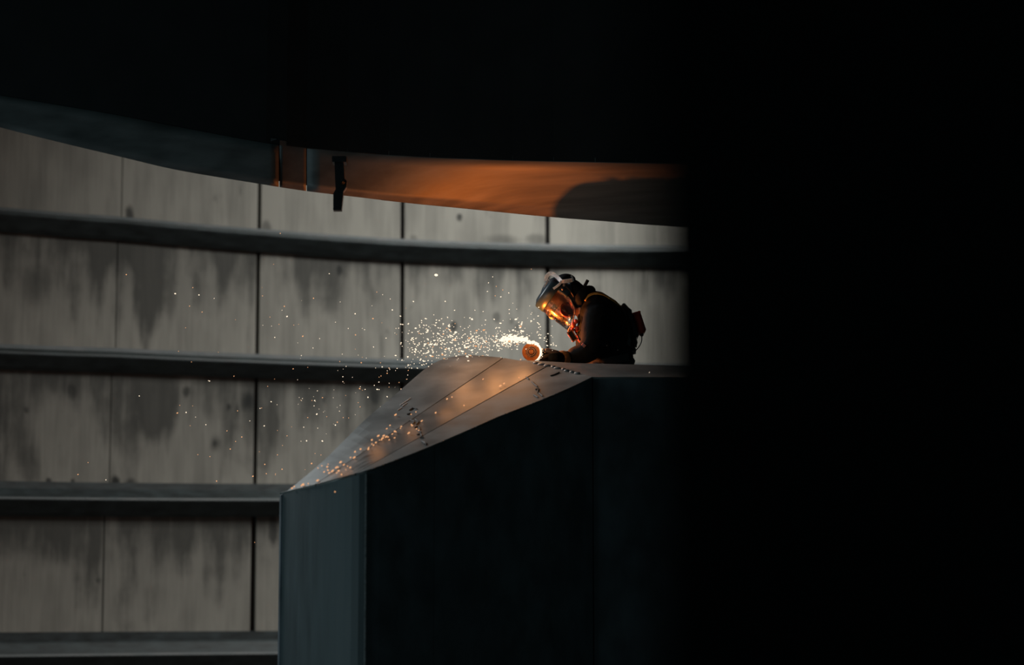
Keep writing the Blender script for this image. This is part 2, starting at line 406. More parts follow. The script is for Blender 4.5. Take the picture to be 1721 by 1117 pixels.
# ------------------------------------------------------------------ the big fabricated steel box
B = at(616, 790, 12.7); Cc = at(995, 633, 13.7); D = at(1900, 635, 13.7)
SN = (Cc-B).cross(at(717, 617.5, 14.3)-B).normalized()        # the sloping top is one plane
if SN.z < 0: SN = -SN
def on_slope(x, y):
    p = at_plane(x, y, B, SN); k = max(0, (616-x)/146)           # the low left corner of the plate is rolled back
    return at(x, y, p.y+.5*k**1.35) if k else p
A = on_slope(470, 828); E = on_slope(875, 604.5)
RPX = [(616, 790), (638, 782.5), (675, 768.5), (717, 752), (796, 718), (839, 699), (879, 683.5), (918, 668), (962, 649), (995, 633)]
LPX = [(482, 825), (540, 777), (578, 740), (618, 701), (665, 662), (697, 634), (717, 617.5), (737, 606), (760, 599), (796, 596.8), (843, 600.5), (875, 604.5)]
R3 = resample([on_slope(*p) for p in RPX], 41)
L3 = resample([on_slope(*p) for p in LPX], 41)
steel = tag(empty('steel_box_section', Vector(((A.x+Cc.x)/2, 13.5, 0))), 'big fabricated steel box with a sloping top plate dusted with sparks', 'steel structure')
TH = SN*.012
S1 = ((530, 813.4), (846, 600.8)); S2 = ((597, 795.2), (922, 613.8))
def strip(name, le, re, lift, m, n=32):
    bm = bmesh.new(); rings = []
    for (a, c_) in zip(spl(le, n), spl(re, n)):
        r_ = [on_slope(a[0]+(c_[0]-a[0])*k/4, a[1]+(c_[1]-a[1])*k/4)-SN*lift for k in range(5)]
        rings.append(r_+[p-TH for p in reversed(r_)])
    loft(bm, rings); o = part(name, bm, m, steel)
    return o
L0 = [(470, 828)]+LPX[:-2]
strip('sloping_plate', L0+[(840, 600.3)], [(529.2, 813.6), (845, 600.9)], 0, M['slope'])
strip('sloping_plate', [(531, 813.1), (847, 601.2)], [(596.2, 795.4), (921, 613.6)], 0, M['slope_mid'])
strip('sloping_plate', [(598, 795), (923, 614.2)], RPX, 0, M['slope'])
strip('backing_plate', [(474, 826)]+LPX[1:-1]+[(872, 604.4)], [(614, 790)]+RPX[1:-1]+[(990, 633)], .016, M['backing'])
# flat top strip
F1 = at(1132, 619.5, 14.3); F2 = at(1900, 628, 14.35)
bm = bmesh.new(); prism(bm, [E, Cc, D, F2, F1], Vector((0, 0, -.012))); part('top_plate', bm, M['slope'], steel)
def wall_plate(name, tops, m, off=Vector((0, 0, 0)), thick=None, low=0.0):
    bm = bmesh.new(); rings = []
    for p in tops:
        p = p-Vector((0, 0, .013))+off; q = Vector((p.x, p.y, low)); rings.append([p, q, q+thick, p+thick])
    loft(bm, rings); return part(name, bm, m, steel)
ln = Vector((-(A.y-B.y), (A.x-B.x), 0)).normalized()      # into the box from the left face
if ln.y < 0: ln = -ln
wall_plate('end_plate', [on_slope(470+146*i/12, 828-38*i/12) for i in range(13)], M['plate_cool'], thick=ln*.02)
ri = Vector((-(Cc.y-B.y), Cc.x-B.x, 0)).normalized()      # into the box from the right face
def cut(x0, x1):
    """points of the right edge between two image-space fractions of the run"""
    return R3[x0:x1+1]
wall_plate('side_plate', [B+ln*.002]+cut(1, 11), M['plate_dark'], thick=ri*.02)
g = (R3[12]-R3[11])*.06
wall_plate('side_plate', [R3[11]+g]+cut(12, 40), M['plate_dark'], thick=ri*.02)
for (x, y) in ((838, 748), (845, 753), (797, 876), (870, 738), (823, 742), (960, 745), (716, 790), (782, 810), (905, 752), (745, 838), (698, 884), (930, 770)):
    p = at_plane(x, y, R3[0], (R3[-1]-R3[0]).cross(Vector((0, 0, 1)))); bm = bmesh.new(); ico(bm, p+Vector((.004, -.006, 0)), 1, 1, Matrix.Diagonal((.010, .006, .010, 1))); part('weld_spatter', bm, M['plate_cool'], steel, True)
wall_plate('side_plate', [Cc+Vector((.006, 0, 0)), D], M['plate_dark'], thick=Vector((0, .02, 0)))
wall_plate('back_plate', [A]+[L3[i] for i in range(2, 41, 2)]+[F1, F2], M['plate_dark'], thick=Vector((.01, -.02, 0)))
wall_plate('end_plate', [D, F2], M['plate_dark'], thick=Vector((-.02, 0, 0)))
bm = bmesh.new(); tube(bm, [B+Vector((-.001, -.002, -.02)), Vector((B.x, B.y-.002, 0))], .006, 6); part('corner_weld', bm, M['weld'], steel)
# weld beads on the crease and burrs along the right edge
for k in range(9):
    q = E.lerp(Cc, .22+.075*k)+Vector((random.uniform(-.01, .01), 0, .003)); bm = bmesh.new()
    ico(bm, q, 1, 2, Matrix.Rotation(-.35, 4, 'Z') @ Matrix.Diagonal((random.uniform(.012, .024), .012, .008, 1))); part('weld_bead', bm, M['weld'], steel, True)
for k in range(16):
    t = random.choice([random.uniform(.02, .12), random.uniform(.3, .65), random.uniform(.7, .98)]); i = int(t*39)
    p, q = R3[i], R3[i+1]; bm = bmesh.new(); d = (q-p).normalized(); ll = random.uniform(.015, .05)
    tube(bm, [p-Vector((0, .003, 0))+Vector((0, 0, -.004)), p+d*ll*.5+Vector((0, -.004, -.002)), p+d*ll+Vector((0, -.002, -.005))], [.001, .0045, .001], 6); part('burr', bm, M['weld'], steel)
# hand-drawn marks on the slope
for pts in ([(690, 706), (696, 709), (694, 713)], [(698, 705), (704, 709), (700, 714)], [(697, 719), (703, 717), (706, 722)], [(702, 724), (708, 727)], [(701, 731), (706, 729), (709, 733)],
            [(706, 736), (712, 736)], [(708, 741), (714, 744), (716, 748)], [(713, 747), (718, 746)], [(884, 634), (889, 638)], [(893, 641), (898, 646), (903, 650)], [(900, 655), (905, 653), (904, 660)], [(906, 661), (912, 666)], [(897, 664), (904, 668)],
            [(925, 632), (932, 630), (940, 626)], [(688, 690), (694, 686), (701, 688)], [(684, 697), (690, 695)]):
    bm = bmesh.new(); P = [on_slope(*p)+Vector((0, -.002, .003)) for p in pts]; tube(bm, P, .0035, 6); part('marker_stroke', bm, M['marker'], steel)
# ground bright scratches
for pts in ([(672, 681), (680, 676), (690, 669)], [(676, 683), (684, 677)], [(668, 690), (675, 685)]):
    bm = bmesh.new(); tube(bm, [on_slope(*p)+Vector((0, -.002, .002)) for p in pts], .002, 6); part('scratch', bm, M['strap_grey'], steel)

# ------------------------------------------------------------------ dark column close to the camera
col = tag(empty('foreground_column', (.4, 1.8, 0)), 'black blurred steel column standing close at the right edge', 'column')
x0 = (1074-W/2)/FPX*1.37
for nm, c_, s_ in (('flange', (x0+.30, 1.385, 2.2), (.60, .03, 4.4)), ('flange', (x0+.35, 1.79, 2.2), (.54, .03, 4.4)), ('web', (x0+.30, 1.59, 2.2), (.03, .38, 4.4)), ('base_plate', (x0+.33, 1.59, .015), (.75, .6, .03))):
    bm = bmesh.new(); box(bm, c_, *s_, bevel=.004); part(nm, bm, M['column'], col)

# ------------------------------------------------------------------ the worker
YW = 14.78; KP = FPX/YW
def w(x, y, dy=0): return at(x, y, YW+dy)
feet = w(1045, 893)
plat = tag(empty('work_platform', (feet.x, 15.15, 0)), 'scaffold platform behind the steel box under the worker', 'platform')
for k in range(4):
    bm = bmesh.new(); box(bm, (feet.x, 14.78+.24*k, feet.z-.045), 2.4, .225, .05); part('plank', bm, M['plank'], plat)
for sx in (-1.05, 1.05):
    for yy in (14.72, 15.56):
        bm = bmesh.new(); tube(bm, [(feet.x+sx, yy, 0), (feet.x+sx, yy, feet.z-.07)], .025, 10); part('post', bm, M['chrome'], plat)
    bm = bmesh.new(); tube(bm, [(feet.x+sx, 14.62, feet.z-.095), (feet.x+sx, 15.66, feet.z-.095)], .025, 10); part('crossbar', bm, M['chrome'], plat)
person = tag(empty('person', feet), 'person in black work jacket and face shield bent over, grinding the steel', 'person')
HC = w(940, 510)
F_, U_, S_ = Vector((-.6, 0, -.8)), Vector((-.8, 0, .6)), Vector((0, -1, 0))
def hl(f, u, s): return HC+F_*f+U_*u+S_*s
# body skeleton
V = [w(1040, 650), w(1034, 610), w(1014, 562), w(1000, 530), w(980, 512), w(957, 503),
     w(1003, 533, -.17), w(994, 590, -.235), w(952, 603, -.20),          # near arm
     w(1003, 533, .17), w(992, 588, .235), w(958, 603, .02),             # far arm
     w(1042, 668, -.1), w(1028, 775, -.12), w(1048, 875, -.12), w(1018, 886, -.13),
     w(1042, 668, .1), w(1040, 778, .13), w(1062, 875, .13), w(1032, 886, .14)]
Ed = [(0, 1), (1, 2), (2, 3), (3, 4), (4, 5), (3, 6), (6, 7), (7, 8), (3, 9), (9, 10), (10, 11), (0, 12), (12, 13), (13, 14), (14, 15), (0, 16), (16, 17), (17, 18), (18, 19)]
Rd = [(.15, .17), (.15, .17), (.17, .17), (.15, .16), .10, .08, .115, .085, .055, .115, .085, .055, .105, .075, .055, .045, .105, .075, .055, .045]
body = skin(V, Ed, Rd, 0, 2)
bm = bmesh.new(); bm.from_mesh(body); bpy.data.meshes.remove(body)
def torso_loft(bm_):
    T = [((969, 520), (987, 486), .08), ((971, 540), (1012, 491), .165), ((969, 560), (1036, 506), .20), ((967, 578), (1053, 525), .21), ((973, 594), (1061, 552), .205), ((983, 614), (1064, 590), .19), ((992, 642), (1066, 632), .18), ((1000, 668), (1068, 668), .16)]
    rings = []
    for (fp, bp_, dd) in T:
        a_, b_ = w(*fp), w(*bp_); c_ = (a_+b_)/2; h_ = (b_-a_)/2
        rings.append([c_+h_*math.cos(q)+Vector((0, 1, 0))*dd*math.sin(q) for q in [2*math.pi*k/24 for k in range(24)]])
    t_ = bmesh.new(); loft(t_, rings); bmesh.ops.recalc_face_normals(t_, faces=t_.faces); m_ = bpy.data.meshes.new('t'); t_.to_mesh(m_); t_.free(); bm_.from_mesh(m_); bpy.data.meshes.remove(m_)
torso_loft(bm)
# head with brow, nose, lips, chin and ears, grown into the neck
hb = bmesh.new(); bmesh.ops.create_uvsphere(hb, u_segments=40, v_segments=30, radius=1)
for v in hb.verts:
    f, s, u = v.co.x, v.co.y, v.co.z
    rf, rs, ru = .098, .077, .118
    if u < 0: rs *= 1-.22*(-u); rf *= 1-.05*(-u)
    P = Vector((f*rf, s*rs, u*ru))
    if f > 0:
        g2 = lambda cu, cs, wu, ws: math.exp(-((P.z-cu)/wu)**2-((P.y-cs)/ws)**2)
        P.x += .010*g2(.022, 0, .012, .05)+.026*g2(-.018, 0, .018, .011)+.010*g2(.004, 0, .02, .009)
        P.x -= .012*(g2(.002, .032, .012, .016)+g2(.002, -.032, .012, .016))
        P.x += .009*g2(-.052, 0, .007, .022)+.008*g2(-.064, 0, .006, .02)-.004*g2(-.058, 0, .003, .02)+.012*g2(-.098, 0, .018, .022)
    e = math.exp(-((P.z+.005)/.025)**2-((P.x+.005)/.014)**2)
    P.y += math.copysign(.014*e, P.y)
    v.co = HC+F_*(P.x-.005)+U_*P.z+S_*P.y
me_h = bpy.data.meshes.new('h'); hb.to_mesh(me_h); hb.free(); bm.from_mesh(me_h); bpy.data.meshes.remove(me_h)
me = bpy.data.meshes.new('body'); bm.to_mesh(me); bm.free()
me = remesh(me, .009, 3)
me.transform(Matrix.Translation(-feet))
for mm in ('jacket', 'trousers', 'skin'): me.materials.append(M[mm])
zb = w(1040, 632).z
for p in me.polygons:
    c = p.center+feet; q = c-HC; f, u = q.dot(F_), q.dot(U_)
    if f > -.045 and abs(q.dot(S_)) < .12 and u > -.14 and q.length < .17: p.material_index = 2
    elif c.z < zb: p.material_index = 1
body_o = link('body', me, None, person)
# helmet shell: upper front half of an egg around the head
bm = bmesh.new()
bmesh.ops.create_uvsphere(bm, u_segments=48, v_segments=32, radius=1)
for v in bm.verts:
    f, s, u = v.co.x, v.co.y, v.co.z
    v.co = hl(-.045+f*(.142 if f > 0 else .128), .015+u*.132, s*.122)
geom = [f for f in bm.faces if ((f.calc_center_median()-HC).dot(U_) < .055 and (f.calc_center_median()-HC).dot(F_) > -.05) or (f.calc_center_median()-HC).dot(U_) < -.02]
bmesh.ops.delete(bm, geom=geom, context='FACES')
bmesh.ops.solidify(bm, geom=bm.faces[:], thickness=.006)
helmet = part('helmet_shell', bm, M['helmet'], person, True)
# brow band and its lower rim
bm = bmesh.new(); rings = []
for i in range(25):
    a = math.radians(-105+210*i/24); cf, cs = math.cos(a), math.sin(a)
    rr = lambda u, ex: hl(-.05+cf*(.148+ex), u, cs*(.118+ex))
    rings.append([rr(.130, -.03), rr(.110, .004), rr(.055, .006), rr(.050, .002), rr(.055, -.004), rr(.105, -.006), rr(.122, -.034)])
loft(bm, rings); part('brow_band', bm, M['helmet'], person, True)
# hood cloth at the back of the head and neck
bm = bmesh.new(); bmesh.ops.create_uvsphere(bm, u_segments=36, v_segments=24, radius=1)
for v in bm.verts:
    f, s, u = v.co.x, v.co.y, v.co.z; k = 1+.05*noise.noise(Vector((f*3, s*3, u*3)))
    v.co = hl(-.085+f*.098*k, -.035+u*.130*k, s*.108*k)
bmesh.ops.delete(bm, geom=[f for f in bm.faces if (f.calc_center_median()-HC).dot(F_) > -.045], context='FACES')
bmesh.ops.solidify(bm, geom=bm.faces[:], thickness=.006)
part('hood', bm, M['hood'], person, True)
# clear face shield
def side_f(u): return lerp_poly([(-.150, .085), (-.140, .05), (-.125, .01), (-.105, -.02), (-.05, -.05), (.02, -.062), (.08, -.062)], u)
bm = bmesh.new(); rows = []; outer = []
for j in range(15):
    u = .075-(.075+.147)*j/14; fs = side_f(u); row = []
    for i in range(29):
        a = -math.pi/2+math.pi*i/28; ff = .100+.004*(j/14); sw = .112-.018*(j/14)
        row.append(hl(fs+(ff-fs)*max(0, math.cos(a))**.75, u, math.sin(a)*sw))
    rows.append(row)
Rr = loft(bm, rows, closed=False, caps=False)
bmesh.ops.solidify(bm, geom=bm.faces[:], thickness=.002)
visor = part('face_shield', bm, M['visor'], person, True)
M['rim'] = mat('grey visor rim', (.20, .17, .15, 1), .45, .2, .2, 40)
for sgn in (0, -1):
    bm = bmesh.new(); tube(bm, [r[sgn] for r in rows], .0032, 6); part('visor_rim', bm, M['rim'], person)
bm = bmesh.new(); tube(bm, rows[-1], .003, 6); part('visor_rim', bm, M['rim'], person)
# respirator cup and filters, safety glasses
bm = bmesh.new(); bmesh.ops.create_uvsphere(bm, u_segments=20, v_segments=14, radius=1)
for v in bm.verts: v.co = hl(.062+v.co.x*.042, -.058+v.co.z*.040, v.co.y*.042)
part('respirator_mask', bm, M['black'], person, True)
for sg in (-1, 1):
    bm = bmesh.new(); lathe(bm, [(.0, 0), (.030, 0), (.046, .006), (.048, .018), (.046, .030), (.040, .034), (.036, .030), (.010, .030), (0, .030)], hl(.012, -.068, sg*.062), S_*sg, 28)
    part('filter_cartridge', bm, M['mask'], person, True)
bm = bmesh.new(); rings = []
for i in range(17):
    a = math.radians(-80+160*i/16); q = lambda u, ex: hl(.01+math.cos(a)*(.092+ex), u, math.sin(a)*(.078+ex))
    rings.append([q(.022, 0), q(.022, .004), q(-.012, .004), q(-.012, 0)])
loft(bm, rings); part('safety_glasses', bm, M['black'], person, True)
# grey head straps
def on_px(pts, dy): return [w(x, y, dy if not isinstance(dy, list) else dy[i]) for i, (x, y) in enumerate(pts)]
def strap(name, pts, dys, wid, m, th=.005):
    P = resample([w(x, y, d) for (x, y), d in zip(pts, dys)], 22); bm = bmesh.new()
    ribbon(bm, P, wid, th, Vector((0, 1, .35))); return part(name, bm, m, person)
strap('head_strap', [(917.5, 472), (919, 464), (924, 459.5), (931, 461), (938, 467), (944, 472.5), (953, 472), (962, 470.5)], [-.03, -.05, -.07, -.085, -.10, -.125, -.115, -.095], .024, M['strap_grey'])
strap('head_strap', [(944, 472), (940.5, 477), (936, 481), (930, 485)], [-.125, -.132, -.136, -.138], .014, M['strap_grey'])
strap('head_strap', [(921, 470), (918.5, 476), (915.5, 483)], [-.05, -.065, -.078], .012, M['strap_grey'])
strap('head_strap', [(921, 470), (926, 473)], [-.05, -.05], .008, M['strap_grey'])
strap('strap_clip', [(960, 463), (962.5, 469), (963.5, 472.5)], [-.09, -.094, -.096], .010, M['chrome'], .01)
bm = bmesh.new(); bmesh.ops.create_uvsphere(bm, u_segments=18, v_segments=12, radius=1)
for v in bm.verts: v.co = w(951, 470)+Vector((v.co.x*.062, v.co.y*.075, v.co.z*.038))
part('head_pad', bm, M['hood'], person, True)
for (x, y, d, r) in ((948, 479, -.118, .008), (945, 486, -.128, .006)):
    bm = bmesh.new(); lathe(bm, [(0, 0), (r, 0), (r, .006), (r*.6, .009), (0, .009)], w(x, y, d), S_, 14); part('rivet', bm, M['rim'], person)
bm = bmesh.new(); tube(bm, [w(952, 481, -.125), w(959, 489, -.12), w(965, 498, -.11)], .005, 6); part('headgear_arm', bm, M['black'], person)
# collar and hood roll, air hose stub, harness
bm = bmesh.new(); tube(bm, resample([w(974, 516, -.05), w(976, 499, -.10), w(986, 490, -.06), w(992, 489, 0), w(988, 490, .08), w(976, 499, .1)], 16), [.03]*2+[.036]*12+[.03]*2, 10); part('collar', bm, M['jacket'], person, True)
bm = bmesh.new(); tube(bm, [w(980.5, 485, -.04), w(984, 478, -.04), w(988, 470.5, -.04)], [.0115, .0105, .0105], 10); part('air_hose', bm, M['black'], person, True)
def surf(x, y, lift=.006):
    """a point on the near side of the jacket at an image position"""
    d = ray(x, y); o_ = CAM-feet
    hit, loc, nr, ix = body_o.ray_cast(o_+d*12, d)
    return (loc+feet+nr*lift, nr) if hit else (w(x, y, -.12), Vector((0, -1, 0)))
def webbing(name, pts, wid, m, n=26, th=.004):
    PP = resample([Vector((x, y, 0)) for x, y in pts], n); P = []; Nn = []
    for q in PP: p, nr = surf(q.x, q.y); P.append(p); Nn.append(nr)
    P = [P[0]]+[(P[i-1]+P[i]*2+P[i+1])/4 for i in range(1, len(P)-1)]+[P[-1]]
    bm = bmesh.new(); ribbon(bm, P, wid, th, Nn); return part(name, bm, m, person)
bpy.context.view_layer.update()
webbing('harness_strap', [(984, 506), (987, 500), (993, 496), (1002, 494), (1013, 496), (1024, 502), (1034, 509), (1044, 517)], .022, M['yellow'])
webbing('harness_strap', [(1044, 517), (1050, 527), (1055, 542), (1057, 560), (1055, 580)], .04, M['black'])
webbing('waist_belt', [(985, 612), (1005, 610), (1030, 605), (1055, 600)], .045, M['black'])
webbing('chest_strap', [(966, 552), (970, 560), (974, 572), (984, 583)], .018, M['mask'], 12)
# bits on the harness
q = at(962, 564, YW-.16)
t_ = Vector((.54, 0, -.84)); b2 = Vector((.84, 0, .54))
bm = bmesh.new()
for s_ in (-1, 1):
    box(bm, q+b2*.0165*s_, .006, .008, .072, (b2, Vector((0, 1, 0)), t_)); box(bm, q+t_*.033*s_, .039, .008, .006, (b2, Vector((0, 1, 0)), t_))
part('chest_buckle', bm, M['buckle'], person)
bm = bmesh.new(); box(bm, q+Vector((0, .006, 0)), .030, .006, .064, (b2, Vector((0, 1, 0)), t_)); part('buckle_web', bm, M['black'], person)
for (x, y, r) in ((964, 546, .016), (968, 540, .013), (962, 554, .012), (970, 552, .014)):
    bm = bmesh.new(); ico(bm, at(x, y, YW-.12), 1, 2, Matrix.Diagonal((r, r*.8, r*1.3, 1))); part('strap_end', bm, M['red'], person, True)
# red unit on the back: casing, lid, knob, cable, mounting plate and pack straps
rb = Vector((.30, 0, -.954)); ra = Vector((.954, 0, .30)); rc = w(1073.5, 544)
bm = bmesh.new(); box(bm, rc, .056, .13, .128, (ra, Vector((0, 1, 0)), rb), .008); part('back_unit', bm, M['red'], person, True)
bm = bmesh.new(); box(bm, rc-rb*.064+ra*.001, .058, .134, .014, (ra, Vector((0, 1, 0)), rb), .004); part('unit_lid', bm, M['red'], person)
bm = bmesh.new(); box(bm, rc-ra*.042, .026, .18, .17, (ra, Vector((0, 1, 0)), rb), .006); part('mounting_plate', bm, M['black'], person)
bm = bmesh.new(); ico(bm, w(1078.5, 562), .0135, 2); part('cable_knob', bm, M['black'], person, True)
bm = bmesh.new(); tube(bm, resample([w(1078.5, 564), w(1078.5, 572), w(1075.5, 580), w(1070, 587), w(1064, 593)], 14), .0032, 6); part('cable', bm, M['black'], person, True)
bm = bmesh.new(); tube(bm, [w(1071, 556), w(1072, 566)], .003, 6); part('cable_tail', bm, M['black'], person)
rng = random.Random(3)
for (x, y, r) in ((1052, 519, .022), (1057, 527, .026), (1062, 538, .026), (1064, 550, .024), (1066, 562, .022), (1066, 574, .024), (1064, 586, .022), (1060, 597, .022), (1063, 606, .022)):
    bm = bmesh.new(); ico(bm, w(x-2, y), 1, 2, Matrix.Rotation(rng.uniform(-.5, .5), 4, 'Y') @ Matrix.Diagonal((r, .07, r*1.7, 1)))
    for v in bm.verts: v.co += Vector((noise.noise(v.co*40), 0, noise.noise(v.co*37+Vector((3, 1, 2)))))*.012
    part('harness_pad', bm, M['black'], person, True)
for (x, y) in ((1057.5, 565), (1057, 571), (1062.5, 590), (1019, 580), (1037.5, 588)):
    bm = bmesh.new(); ico(bm, surf(x, y, .004)[0], .0055, 1); part('rivet', bm, M['chrome'], person, True)
for (x, y) in ((1002, 613.5), (1012, 612.8)):
    bm = bmesh.new(); p = at(x, y, 14.53); torus(bm, p, .0115, .0022, (.1, -1, .5), 18, 6); part('harness_ring', bm, M['chrome'], person)

# ------------------------------------------------------------------ grinder (held, so a thing of its own)
YD = 14.46
dc = at(893, 591, YD)
gr = tag(empty('angle_grinder', dc), 'angle grinder with orange abrasive disc throwing sparks at the steel edge', 'grinder')
bm = bmesh.new(); lathe(bm, [(.0, 0), (.0555, 0), (.0565, -.003), (.0565, -.006), (0, -.006)][::-1], dc, (0, -1, 0), 48); disc = part('abrasive_disc', bm, M['disc'], gr)
bm = bmesh.new(); lathe(bm, [(0, .0), (.035, .0), (.035, .0015), (0, .0015)], dc, (0, -1, 0), 40); part('disc_label', bm, M['hub'], disc)
for R_, r_ in ((.0325, .0009), (.0225, .0014)):
    bm = bmesh.new(); torus(bm, dc+Vector((0, -.002, 0)), R_, r_, (0, -1, 0), 40, 5); part('label_ring', bm, M['hub_print'], disc)
bm = bmesh.new(); lathe(bm, [(0, 0), (.016, 0), (.016, .005), (.010, .007), (.010, .010), (0, .010)], dc, (0, -1, 0), 6); part('lock_nut', bm, M['disc'], gr)
for (dx, dz, sx, sz) in ((-.012, .003, .008, .012), (-.002, .002, .008, .006), (.008, -.003, .007, .012)):
    bm = bmesh.new(); box(bm, dc+Vector((dx, -.0106, dz)), sx*.5, .001, sz); part('label_mark', bm, M['hub_print'], disc)
for k in range(7):
    a = 2.1+k*.38; bm = bmesh.new(); p = dc+Vector((math.cos(a)*.028, -.002, math.sin(a)*.028))
    box(bm, p, .006, .001, .004, (Vector((math.cos(a+1.57), 0, math.sin(a+1.57))), Vector((0, 1, 0)), Vector((math.cos(a), 0, math.sin(a))))); part('label_mark', bm, M['hub_print'], disc)
bm = bmesh.new(); P = [dc+Vector((0, .03, 0)), dc+Vector((.03, .035, -.001)), at(915, 601, YD+.05), at(945, 606, YD+.10)]
tube(bm, resample(P, 14), [.026, .03, .033]+[.030]*9+[.027, .02], 14); part('motor_housing', bm, M['grinder'], gr, True)
bm = bmesh.new(); lathe(bm, [(.0, .004), (.03, .004), (.034, .02), (.028, .05), (0, .05)], dc, (0, 1, 0), 20); part('gear_head', bm, M['grinder'], gr, True)
bm = bmesh.new(); a0 = -math.pi*.25
ring = [dc+Vector((math.cos(a)*.0585, -.001, math.sin(a)*.0585)) for a in [math.radians(-62+i*(62+112)/30) for i in range(31)]]
tube(bm, ring, [.0008+.0052*math.sin(math.pi*(i/30)**.8) for i in range(31)], 6)
part('glowing_rim', bm, M['spark_rim'], disc, True)
# light given off by the disc's contact point and by the spark stream
def glow_lamp(name, loc, power, col_, r):
    l = bpy.data.lights.new(name, 'POINT'); l.energy = power; l.color = col_; l.shadow_soft_size = r
    o = bpy.data.objects.new(name, l); C.objects.link(o); o.location = loc; return o
glow_lamp('spark_light', Vector((at(888, 577, 14.71))), 40.0, (1, .21, .025), .015)
glow_lamp('spark_light', dc+Vector((.03, -.09, .03)), .07, (1, .45, .15), .01)
for (x, y, e) in ((868, 552, 1.5), (820, 548, 1.8), (765, 560, 1.2)): glow_lamp('spark_light', at(x, y, 14.12), e, (1, .42, .14), .05)
for (x, y, e) in ((628, 748, .16), (566, 789, .10), (690, 712, .12), (745, 682, .14), (800, 655, .14), (858, 632, .10)):
    glow_lamp('spark_light', on_slope(x, y)+Vector((0, -.03, .07)), e*.8, (1, .40, .12), .05)

# gloved hands on the grinder
def hand(loc, axis, up, side, name, parent):
    """palm above a tool whose axis is `axis`; fingers curl round it; thumb on the other side"""
    axis, up, side = axis.normalized(), up.normalized(), side.normalized(); o = loc
    def P(a, u, s): return o+axis*a+up*u+side*s
    bmh = bmesh.new()
    pm = skin([P(.075, .030, .055), P(.035, .040, .030), P(0, .044, .012), P(-.015, .042, .0)], [(0, 1), (1, 2), (2, 3)], [.030, (.036, .022), (.040, .019), (.036, .016)], 0, 2)
    bmh.from_mesh(pm)
    for k, (aa, ln_) in enumerate(((-.036, .95), (-.014, 1.05), (.008, 1.0), (.028, .82))):
        ch = [P(aa*.7+.004, .042, .016), P(aa, .045, -.016), P(aa-.002, .030, -.042*ln_), P(aa-.002, .002, -.050*ln_), P(aa, -.024*ln_, -.040*ln_)]
        fm = skin(ch, [(0, 1), (1, 2), (2, 3), (3, 4)], [.0105, .0105, .010, .0092, .0082], 0, 2); bmh.from_mesh(fm)
    th = skin([P(.022, .032, .030), P(-.004, .018, .046), P(-.030, .004, .046), P(-.050, -.006, .036)], [(0, 1), (1, 2), (2, 3)], [.014, .013, .0115, .010], 0, 2); bmh.from_mesh(th)
    return part(name, bmh, M['glove'], parent, True)
gx = Vector((1, .12, -.16)).normalized()
hand(at(921, 601.5, YD+.055), gx, Vector((.15, -.25, .95)), Vector((0, -1, -.2)), 'hand', person)
hand(at(950, 606, YD+.12), gx, Vector((.15, .25, .95)), Vector((0, 1, -.2)), 'hand', person)
bm = bmesh.new(); tube(bm, resample([w(957, 603, -.21), w(947, 603, -.24), w(938, 602.5, -.30), w(929, 602, -.36)], 10), [.050, .049, .047, .045, .043, .041, .038, .036, .034, .032], 16); part('sleeve', bm, M['jacket'], person, True)
bm = bmesh.new(); tube(bm, [w(949.5, 602.6, -.235), w(946, 602.6, -.25), w(942, 602.6, -.27), w(939.5, 602.6, -.285)], [.048, .051, .049, .044], 18); part('glove_cuff', bm, M['cuff'], person, True)

# ------------------------------------------------------------------ sparks
rs = random.Random(11)
meshes = {}
def spark_mesh(kind, r, el):
    key = (kind, round(r*2000), round(el*2))
    if key not in meshes:
        b_ = bmesh.new(); ico(b_, (0, 0, 0), 1, 1, Matrix.Diagonal((r*el, r, r, 1)))
        m_ = bpy.data.meshes.new('spark'); b_.to_mesh(m_); b_.free(); m_.materials.append(M['spark_'+kind]); meshes[key] = m_
    return meshes[key]
def spark(p, r, kind, label, group, el=1.0, ang=0):
    o = bpy.data.objects.new('spark', spark_mesh(kind, r, el)); C.objects.link(o); o.location = p; o.rotation_euler = (0, ang, 0)
    return tag(o, label, 'spark', group)
def zone(x, y):
    row = 'top' if y < 415 else 'second' if y < 618 else 'third' if y < 842 else 'lowest'
    col_ = 'leftmost' if x < 190 else 'second' if x < 433 else 'third' if x < 677 else 'fourth'
    return row+' panel row, '+col_+' panel from the left'
def air(kind, x, y): return ('orange' if kind == 'orange' else 'pale white')+' spark in the air before the '+zone(x, y)
